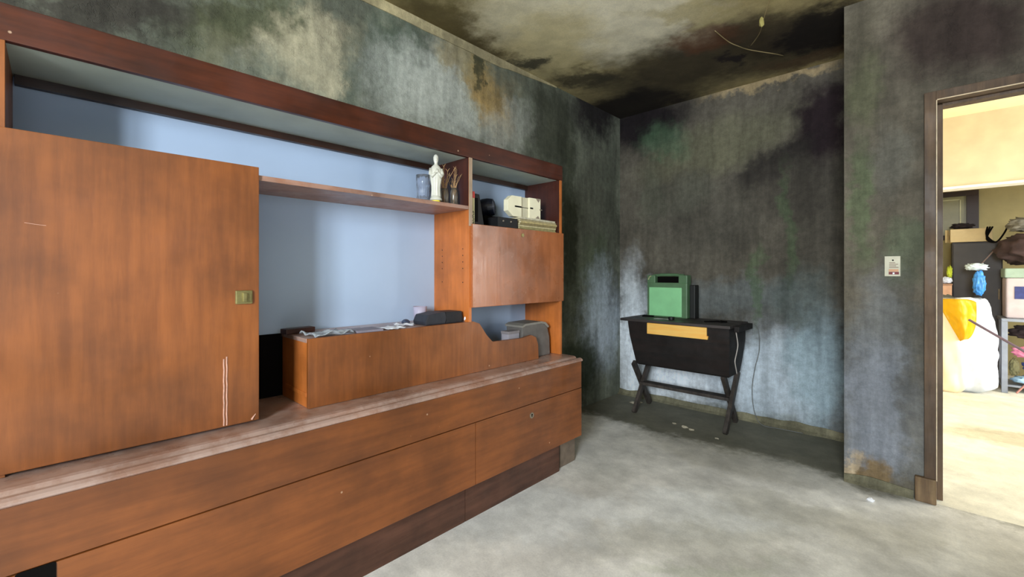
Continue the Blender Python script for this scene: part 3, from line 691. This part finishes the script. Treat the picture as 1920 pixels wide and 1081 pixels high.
# cream folded carton: flattened packing piece with chamfered left end and a slot
ct = thing('cream_carton', 'cream folded cardboard packing piece with a black slot, on top of the magazine stack', 'carton', (-1.84, 2.0, z))
cream = plain('cream_card', (232, 226, 196), .7, var=.06)
zc0 = z+.001; A = -.02
y0, y1, z0, z1 = 1.855, 2.155, zc0, zc0+.125
pts = [(y0, z0+.030), (y0, z1-.030), (y0+.035, z1-.002), (1.975, z1), (1.975, z0), (y0+.045, z0)]
bm = BM(); prism(bm, pts, 0, -1.835, -1.80, .001); link('left_part', bm, cream, ct)
bm = BM(); prism(bm, [(1.976, z0), (1.976, z1), (2.048, z1+.002), (2.048, z0+.001)], 0, -1.835, -1.812, .001); link('recessed_part', bm, plain('shaded_card', (196, 190, 164), .7), ct)
bm = BM(); prism(bm, [(2.049, z0), (2.049, z1+.004), (y1, z1+.006), (y1, z0+.002)], 0, -1.835, -1.80, .001); rp = link('right_part', bm, cream, ct)
bm = BM(); prism(bm, [(y1-.045, z1+.004), (y1-.003, z1+.004), (y1-.020, z1-.018)], 0, -1.8005, -1.7992); link('printed_corner', bm, plain('brown_print', (140, 126, 110), .7), rp); bm = BM(); prism(bm, [(y1-.050, z0+.004), (y1-.008, z0+.004), (y1-.024, z0+.022)], 0, -1.8005, -1.7992); link('printed_corner', bm, plain('brown_print', (140, 126, 110), .7), rp)
bm = BM(); zz = (z0+z1)/2; bx(bm, -1.801, -1.7985, 1.915, 1.974, zz-.006, zz+.003); bx(bm, -1.8135, -1.8105, 1.975, 2.05, zz-.001, zz+.002); bx(bm, -1.801, -1.7985, 2.055, 2.082, zz-.003, zz+.006)
link('slot', bm, M['black_in'], ct)
bm = BM(); tube(bm, [(-1.80, y1-.008, zz), (-1.80, y1+.014, zz)], .004, 10); link('metal_tip', bm, M['steel'], ct)

# ------------------------------------------------------------------ dark desk on crossed legs in the alcove
dk = thing('writing_desk', 'blackened wooden box desk on crossed legs with one bright yellow drawer front, in the alcove', 'desk', (-1.5, 3.76, 0))
DXL, DXR = -1.985, -1.105
# tapered body: deeper at the top than the bottom
bm = BM()
def desk_ring(z, xl, xr, yf, yb_): return [(xl, yf, z), (xr, yf, z), (xr, yb_, z), (xl, yb_, z)]
lv = [desk_ring(.818, DXL+.02, DXR, 3.585, 4.00), desk_ring(.70, DXL+.035, DXR+.002, 3.588, 3.99), desk_ring(.56, DXL+.065, DXR-.004, 3.60, 3.945), desk_ring(.445, DXL+.085, DXR-.012, 3.62, 3.90), desk_ring(.432, DXL+.10, DXR-.02, 3.63, 3.89)]
rings = [[bm.verts.new(p) for p in r_] for r_ in lv]
for a, b in zip(rings, rings[1:]):
    for k in range(4): bm.faces.new((a[k], a[(k+1) % 4], b[(k+1) % 4], b[k]))
bm.faces.new(rings[0]); bm.faces.new(rings[-1][::-1])
link('desk_body', bm, M['desk'], dk)
link('desktop', box(DXL-.045, DXR+.012, 3.562, 4.03, .820, .842, .003), M['desk_top'], dk)
link('side_apron', box(DXR+.012, DXR+.05, 3.66, 4.02, .788, .832, .004), M['desk'], dk)
dwr = link('drawer_front', box(-1.772, -1.268, 3.566, 3.584, .722, .817, .004), M['yellow'], dk, label='bright yellow drawer front')
bm = BM(); beam(bm, (-1.268, 3.575, .722), (-1.262, 3.575, .75), .012, .018); link('drawer_corner', bm, M['yellow'], dwr)
for xl in (-1.905, -1.135):
    bm = BM(); beam(bm, (xl, 3.585, 0), (xl, 3.90, .44), .030, .052); link('leg', bm, M['desk_leg'], dk)
    bm = BM(); beam(bm, (xl-.031, 3.955, 0), (xl-.031, 3.64, .44), .030, .052); link('leg', bm, M['desk_leg'], dk)
bm = BM(); bx(bm, -1.92, -1.15, 3.715, 3.815, .225, .252, .003); link('stretcher', bm, M['desk_leg'], dk)

# green flat jerry-can like case standing on the desk
gc = thing('green_case', 'green plastic carrying case with slotted handle, standing on the dark desk', 'case', (-1.72, 3.93, .842))
gm = plain('dark_green_plastic', (86, 118, 84), .5, var=.15, scale=12); gl_ = plain('light_green_panel', (150, 218, 158), .4, var=.08, scale=10)
x0, x1, z0, z1 = -1.925, -1.545, .8425, 1.243
hs = [(-1.84, 1.166), (-1.63, 1.166), (-1.63, 1.205), (-1.84, 1.205)]
bm = BM()
out = [(x0+.012, z0), (x1-.008, z0), (x1, z0+.02), (x1, z1-.05), (x1-.03, z1-.016), (x1-.06, z1-.012), (x1-.07, z1), (x0+.10, z1), (x0+.085, z1-.010), (x0+.035, z1-.012), (x0, z1-.045), (x0, z0+.02)]
# body below the handle, then side cheeks and the grip bar
bx(bm, x0, x1, 3.88, 3.97, z0, 1.162, .010); bx(bm, x0, -1.845, 3.88, 3.97, 1.155, z1-.012, .008); bx(bm, -1.625, x1, 3.88, 3.97, 1.155, z1-.012, .008)
link('shell', bm, gm, gc)
bm = BM(); tube(bm, [(-1.88, 3.925, 1.225), (-1.80, 3.925, 1.233), (-1.67, 3.925, 1.233), (-1.59, 3.925, 1.225)], .014, 12); link('handle', bm, gm, gc)
link('slot_back', box(-1.85, -1.62, 3.93, 3.965, 1.16, 1.215), M['black_in'], gc)
link('front_panel', box(x0+.024, x1-.048, 3.872, 3.882, z0+.012, 1.118, .004), gl_, gc, label='lighter green front panel')
bm = BM(); tube(bm, [(x0+.015, 3.875, 1.19), (x0+.030, 3.870, 1.215), (x0+.045, 3.872, 1.222)], .006, 6); link('clip', bm, plain('pale_clip', (170, 170, 130), .5), gc)
link('side_shade_block', box(x1, x1+.05, 3.93, 4.02, z0, z1-.10, .008), plain('black_side_shade', (22, 24, 22), .6), gc)  # added black block, shadow at the case's right side as colour
# bits on the desk
o = link('tape_roll', lathe(BM(), [(.022, .8425), (.026, .845), (.026, .866), (.022, .868), (.012, .868), (.012, .8425)], -1.62, 3.72, 20, cap=False), plain('black_tape', (20, 22, 20), .5)); tag(o, 'small black roll in front of the green case', 'roll')
o = link('scrap_paper', warped_sheet(BM(), -1.70, 3.71, .13, .05, .8425, .1, .001, .008, 6, 6, 2), plain('grey_paper', (168, 166, 168), .8)); tag(o, 'pale paper scrap left of the black roll on the desk', 'paper')
bm = BM(); tube(bm, [(-1.34, 3.72, .848), (-1.30, 3.75, .85), (-1.26, 3.80, .85), (-1.22, 3.78, .848), (-1.20, 3.83, .847), (-1.26, 3.87, .848)], [.005, .006, .007, .006, .006, .004], 6)
o = link('rubber_strap', bm, M['black_in'], smooth=True); tag(o, 'dark crumpled rubber strap on the right of the desk top', 'strap')
bm = BM(); rot_box(bm, (-1.90, 3.85, .848), (.10, .05, .010), rz=.2, bev=.002); o = link('black_ruler_piece', bm, M['black_in']); o.name = 'black_strip'; tag(o, 'short black strip left of the green case', 'strip')
# cables
def path(pts, n=6):
    P = [Vector(p) for p in pts]; out = []
    for i in range(len(P)-1):
        p0, p1, p2, p3 = P[max(i-1, 0)], P[i], P[i+1], P[min(i+2, len(P)-1)]
        for k in range(n):
            t = k/n; out.append(.5*((2*p1)+(-p0+p2)*t+(2*p0-5*p1+4*p2-p3)*t*t+(-p0+3*p1-3*p2+p3)*t**3))
    out.append(P[-1]); return out
bm = BM(); tube(bm, path([(-1.099, 3.72, .80), (-1.097, 3.745, .74), (-1.097, 3.77, .67), (-1.098, 3.73, .60), (-1.098, 3.70, .555), (-1.10, 3.73, .50), (-1.105, 3.775, .44)], 3), .0045, 6)
o = link('white_cable', bm, plain('white_cord', (188, 180, 172), .5), smooth=True); tag(o, 'kinked white cable hanging down the desk side', 'cable')
bm = BM(); tube(bm, path([(-1.035, 4.005, .833), (-1.01, 4.01, .78), (-1.005, 4.015, .62), (-1.04, 4.02, .45), (-1.06, 4.02, .28), (-1.04, 4.01, .10), (-.98, 3.99, .012), (-.85, 4.0, .007), (-.70, 4.01, .007)], 6), .0028, 6)
o = link('wire', bm, plain('grey_wire', (110, 112, 110), .5), smooth=True); tag(o, 'thin grey wire dropping behind the desk to the floor', 'wire')

# printed card on the doorway wall
cx0, cx1 = -.178, -.110
cdn = thing('wall_card', 'small cream card with a dark red band, fixed to the doorway wall', 'card', (-.144, YP-.003, 1.25))
link('card_body', box(cx0, cx1, YP-.006, YP-.0005, 1.232, 1.346, .001), plain('cream_print_card', (196, 192, 170), .6), cdn)
link('red_band', box(cx0+.018, cx1-.006, YP-.0072, YP-.006, 1.242, 1.257), plain('dark_red_print', (112, 34, 38), .6), cdn)
link('white_square', box(-.143, -.135, YP-.0078, YP-.0072, 1.244, 1.253), paper, cdn)
link('orange_band', box(cx0+.018, cx1-.008, YP-.0072, YP-.006, 1.258, 1.272), plain('orange_print', (206, 156, 118), .6), cdn)
bm = BM()
for zz_, w_ in ((1.282, .040), (1.291, .030), (1.300, .038), (1.309, .026)): bx(bm, cx0+.020, cx0+.020+w_, YP-.0068, YP-.006, zz_-.002, zz_+.002)
link('text_line', bm, plain('brown_text', (130, 108, 92), .6), cdn)
bm = BM(); tube(bm, [(-.142, YP-.0075, 1.323), (-.142, YP-.006, 1.323)], .0042, 12); link('nail_head', bm, M['black_in'], cdn)

# paper scrap on the floor, small rubble
o = link('crumpled_paper', blob(BM(), (-.225, 3.08, .010), (.018, .012, .012), 2, .5, 9, 0), plain('white_scrap', (235, 236, 240), .7)); tag(o, 'tiny crumpled white paper on the floor below the wall card', 'paper')
rub = plain('plaster_crumb', (168, 160, 140), .9, var=.2)
spots = [(-1.42, 3.52, .028), (-1.36, 3.50, .020), (-1.52, 3.55, .016), (-2.05, 3.84, .03), (-2.0, 3.90, .018), (-1.15, 3.45, .014)]
for i, (x, y, r_) in enumerate(spots):
    o = link('plaster_chip', blob(BM(), (x, y, r_*.22), (r_, r_*.7, r_*.4), 2, .45, 7, 0, seed=i), rub)
    tag(o, ['largest plaster chip on the floor under the desk front', 'plaster chip touching the largest one under the desk', 'small plaster chip under the desk left of the largest', 'flat plaster chip in the alcove corner', 'smaller plaster chip in the alcove corner', 'lone plaster crumb near the desk right front leg'][i], 'plaster chip', 'plaster chips on the alcove floor')
# loose wires on the ceiling
wm = plain('pale_wire', (150, 132, 92), .6)
bm = BM(); tube(bm, path([(-1.02, 3.02, ZC-.005), (-.99, 3.2, ZC-.02), (-.95, 3.30, ZC-.03), (-.93, 3.42, ZC-.012), (-.86, 3.50, ZC-.025), (-.80, 3.58, ZC-.03), (-.77, 3.72, ZC-.004)], 6), .003, 5)
o = link('ceiling_wire', bm, wm, smooth=True); tag(o, 'thin pale wire sagging along the dark part of the ceiling', 'wire')
bm = BM(); tube(bm, path([(-.62, 2.75, ZC-.002), (-.66, 2.85, ZC-.03), (-.72, 2.98, ZC-.06), (-.80, 3.20, ZC-.035), (-.90, 3.38, ZC-.012)], 6), .0026, 5)
o = thing('hanging_lead', 'yellowish frayed lead dangling from the ceiling', 'lead', (-.66, 2.85, ZC-.03)); link('strand', bm, wm, o, smooth=True)
bm = BM(); blob(bm, (-.735, 2.99, ZC-.075), (.014, .014, .03), 2, .4, 8); link('frayed_end', bm, plain('yellow_fibre', (170, 158, 92), .9), o)

# ------------------------------------------------------------------ things in the next room
# big white sack with a yellow liner
sk = thing('white_sack', 'large crumpled white sack on the floor, seen through the doorway', 'sack', (.27, 6.78, 0))
def sack(bm, cx, cy, rx, ry, h, seed, openr=.8, n=56, m=34, lean=0, top=None):
    rings = []
    for j in range(m+1):
        v = j/m; z = h*v
        prof = (1-.5*(1-min(1, v/.10))**2)*(1.0+.10*math.sin(v*PI))*(1-(1-openr)*max(0, v-.45)/.55)
        ring = []
        for i in range(n):
            t = 2*PI*i/n; c_, s_ = math.cos(t), math.sin(t)
            p = .72; X = math.copysign(abs(c_)**p, c_); Y = math.copysign(abs(s_)**p, s_)
            f = 1+.10*noise.fractal(Vector((c_*1.6+seed, s_*1.6, v*3.2)), 1, 2, 4)+.05*math.sin(7*t+5*v*2+seed)+.05*noise.noise(Vector((c_*5, s_*5+seed, v*9)))
            zz_ = z+(.06*noise.noise(Vector((c_*2, s_*2, seed)))*v if top is None else top(t)*v)
            ring.append(bm.verts.new((cx+X*rx*prof*f+lean*v, cy+Y*ry*prof*f, max(0, zz_))))
        rings.append(ring)
    for j in range(m):
        for i in range(n): bm.faces.new((rings[j][i], rings[j][(i+1) % n], rings[j+1][(i+1) % n], rings[j+1][i]))
    bm.faces.new(rings[0][::-1]); bm.faces.new(rings[-1])
    return bm
white_bag = plain('white_woven_plastic', (206, 214, 226), .45, var=.06, scale=20, bump=.3)
link('sack_body', sack(BM(), .29, 6.72, .215, .20, .98, 1.5), white_bag, sk, smooth=True)
bm = sack(BM(), .17, 6.53, .12, .09, .86, 4.2, .55); link('front_fold', bm, plain('cream_fold', (238, 222, 190), .5, var=.12, scale=5), sk, smooth=True)
ys = thing('yellow_plastic_sheet', 'bright yellow plastic sheet bunched over the left of the white sack', 'plastic sheet', (.2, 6.55, .6))
bm = BM(); n_, m_ = 26, 20; grid = []
for j in range(m_+1):
    v = j/m_; row = []
    for i in range(n_+1):
        u = i/n_; wd = (.27*(1-v)**.55+.02); X = .07+.17*v+(u*wd)*(1 if v < .99 else .3)+.0; Z = .985-.43*v-.03*(2*u-1)**4*(1-v)
        Y = 6.45-.06*math.sin(u*PI)+.02*noise.noise(Vector((u*5, v*5, 3)))+.015*math.sin(u*9)
        row.append(bm.verts.new((X, Y, Z)))
    grid.append(row)
for j in range(m_):
    for i in range(n_): bm.faces.new((grid[j][i], grid[j][i+1], grid[j+1][i+1], grid[j+1][i]))
q = bmesh.ops.solidify(bm, geom=bm.faces[:], thickness=.012)
link('sheet', bm, plain('yellow_plastic', (250, 206, 30), .35, var=.06), ys, smooth=True)
bm = BM(); tube(bm, [(.30, 6.30, .785), (.66, 6.12, .52), (1.36, 5.77, .012)], .011, 8)
o = link('wooden_stick', bm, plain('mauve_stick', (96, 80, 96), .6)); tag(o, 'thin dark mauve stick leaning from the white sack to the floor', 'stick')

# grey metal frame stand
fs = thing('metal_stand', 'grey metal frame stand right of the white sack, cloths stored inside', 'stand', (.9, 7.0, 0))
gm2 = plain('grey_painted_metal', (140, 146, 158), .5, .2, var=.1)
for (x, y) in ((.585, 6.87), (.60, 7.30), (1.25, 6.87), (1.25, 7.30)):
    link('post', box(x-.022, x+.022, y-.022, y+.022, 0, .745, .003), gm2, fs)
bm = BM(); bx(bm, .563, 1.272, 6.848, 7.322, .745, .775, .004); link('stand_top', bm, gm2, fs)
bm = BM(); bx(bm, .563, 1.272, 6.90, 7.28, .06, .08, .002); link('stand_shelf', bm, gm2, fs)
def heap(name, label, cat, c, r, col, seed, amp=.3, sub=4, group=None, rough=.9, flat=None, power=.8, var=.25, scale=18):
    o = link(name, blob(BM(), c, r, sub, amp, 9, flat, seed, power), plain('cloth_'+name+str(seed), col, rough, var=var, scale=scale), smooth=True)
    tag(o, label, cat, group); return o
heap('pink_cloth', 'bunched pink cloth inside the grey metal stand', 'cloth', (.80, 6.90, .435), (.15, .05, .06), (214, 128, 160), 1)
heap('dark_cloth', 'dark brown cloth bundle at the top inside the metal stand', 'cloth', (.86, 7.04, .63), (.21, .10, .08), (50, 38, 40), 2)
heap('blue_cloth', 'blue cloth low inside the metal stand', 'cloth', (.88, 6.98, .285), (.15, .07, .065), (86, 110, 190), 3)
heap('pale_cloth', 'pale blue cloth at the bottom of the metal stand', 'cloth', (.82, 6.98, .135), (.17, .10, .042), (168, 206, 236), 4)
heap('olive_cloth', 'small olive cloth bundle hanging by the stand post', 'cloth', (.655, 6.90, .27), (.035, .03, .08), (110, 108, 78), 6)
bm = BM(); beam(bm, (.66, 6.80, .02), (.90, 6.80, .40), .035, .012, (0, 1, 0)); o = link('pink_plank', bm, plain('dusty_pink_slat', (184, 130, 120), .7)); tag(o, 'dusty pink plank leaning in front of the metal stand', 'plank')
# boxes and bundles on the stand
bxs = thing('white_tub', 'white tub with a dark blue label on the metal stand', 'tub', (.9, 7.05, .775))
link('tub_body', box(.60, 1.10, 6.92, 7.25, .776, 1.20, .02, 3), plain('white_tub_plastic', (190, 176, 176), .5, var=.08), bxs)
link('blue_label', box(.66, 1.04, 6.914, 6.921, .98, 1.11, .002), plain('navy_label', (40, 50, 110), .5, var=.3, scale=25), bxs)
link('green_lid', box(.59, 1.11, 6.91, 7.26, 1.20, 1.30, .015, 3), plain('sage_lid', (150, 170, 152), .5), bxs)
heap('dark_clothes_bundle', 'large dark brown clothes bundle heaped over the white tub', 'clothes', (.86, 7.10, 1.50), (.30, .18, .165), (58, 42, 40), 7, .3)
heap('grey_blanket', 'folded grey-olive blanket on the very top of the clothes bundle', 'blanket', (.80, 7.18, 1.77), (.16, .13, .075), (120, 116, 104), 8, .3)
heap('teal_bag', 'teal plastic bag on the top right of the clothes bundle', 'bag', (1.10, 7.22, 1.93), (.20, .12, .08), (40, 116, 146), 9, .35, rough=.4)
# dark tall cabinet with box on top
tc_ = thing('dark_locker', 'tall dark grey locker behind the white sack', 'locker', (.40, 7.6, 0))
link('locker_body', box(.215, .62, 7.42, 7.85, .0, 1.615, .006), plain('dark_grey_locker', (54, 50, 50), .6, var=.15, scale=6), tc_)
link('locker_door', box(.225, .61, 7.408, 7.42, .03, 1.60, .004), plain('dark_grey_locker_door', (60, 56, 56), .55, var=.2, scale=6), tc_)
bm = BM(); tube(bm, [(.59, 7.40, .95), (.59, 7.395, 1.07)], .007, 8); link('handle', bm, M['steel'], tc_)
cb2 = thing('cardboard_box', 'long cardboard box lying on the dark locker', 'box', (.40, 7.6, 1.616))
link('box_body', box(.20, .54, 7.40, 7.70, 1.6165, 1.77, .003), plain('cardboard', (206, 184, 140), .85, var=.08), cb2)
link('side_flap', rot_box(BM(), (.172, 7.43, 1.69), (.05, .004, .15), rz=.9), plain('cardboard_flap', (180, 158, 112), .85), cb2)
heap('black_basket_load', 'black tangled bundle on the cardboard box', 'bundle', (.30, 7.52, 1.812), (.085, .06, .030), (36, 26, 26), 11, .6)
bm = BM(); 
for k in range(3): tube(bm, path([(.50+.02*k, 7.38, 1.78), (.49, 7.34, 1.68-.02*k), (.56, 7.33, 1.60), (.62, 7.34, 1.69), (.66, 7.36, 1.80)], 5), .008, 6)
o = link('black_cable_loop', bm, M['black_in'], smooth=True); tag(o, 'looped black cable hanging in front of the cardboard box', 'cable')
bm = BM(); tube(bm, path([(.60, 7.39, 1.58), (.52, 7.37, 1.46), (.44, 7.38, 1.33), (.42, 7.38, 1.25)], 6), .007, 6)
o = link('pale_rope', bm, plain('pale_cord_grey', (150, 132, 130), .7), smooth=True); tag(o, 'pale knotted rope hanging over the dark locker door', 'rope')
heap('blue_plastic_bag', 'bright blue plastic bag hanging between locker and tub', 'bag', (.40, 6.80, 1.14), (.045, .045, .12), (60, 140, 220), 12, .3, rough=.35)
heap('white_plastic_bag', 'small white plastic bag above the blue bag', 'bag', (.38, 6.82, 1.315), (.08, .045, .035), (196, 212, 220), 13, .4, rough=.35)
heap('green_yellow_wrapper', 'lime green and yellow wrapper left of the locker', 'wrapper', (.190, 7.30, 1.26), (.022, .03, .07), (188, 200, 60), 14, .4)
heap('pale_rag', 'white rag on the crate left of the locker', 'rag', (.155, 7.2, 1.166), (.05, .04, .035), (210, 214, 226), 15, .4)
cr = thing('peach_crate', 'peach-coloured crate left of the locker', 'crate', (.1, 7.2, 0))
link('crate_body', box(.06, .205, 7.12, 7.38, 0, 1.11, .004), plain('peach_board', (196, 152, 120), .7), cr)
link('crate_lid', box(.055, .21, 7.11, 7.39, 1.11, 1.125, .003), plain('peach_lid', (160, 120, 92), .7), cr)
# picture / mirror on the far wall
pf = thing('picture_frame', 'dark thick-framed picture on the far wall above the cardboard box', 'picture', (.3, 8.04, 2.0))
bm = BM(); bx(bm, -.05, .47, 8.02, 8.045, 2.235, 2.30, .003); bx(bm, .36, .47, 8.015, 8.045, 1.74, 2.235, .003); bx(bm, -.05, .02, 8.02, 8.045, 1.74, 2.235, .003); bx(bm, -.05, .47, 8.02, 8.045, 1.68, 1.74, .003)
link('frame', bm, plain('dark_frame_wood', (38, 24, 22), .5), pf)
link('picture', box(.02, .36, 8.035, 8.048, 1.74, 2.235), plain('olive_picture', (116, 112, 78), .4, var=.1), pf)
bm = BM(); bx(bm, .302, .312, 8.028, 8.036, 1.82, 2.20); bx(bm, .02, .312, 8.028, 8.036, 2.19, 2.20); link('inner_line', bm, plain('pale_fillet', (170, 166, 128), .5), pf)
bm = BM(); q = bmesh.ops.create_icosphere(bm, subdivisions=3, radius=1)
for v in q['verts']: v.co = Vector((.30+v.co.x*.055, 8.035+v.co.y*.014, 2.375+v.co.z*.036))
o = link('oval_plaque', bm, plain('black_plaque', (24, 20, 18), .5), smooth=True); tag(o, 'small dark oval plaque on the far wall above the picture frame', 'plaque')
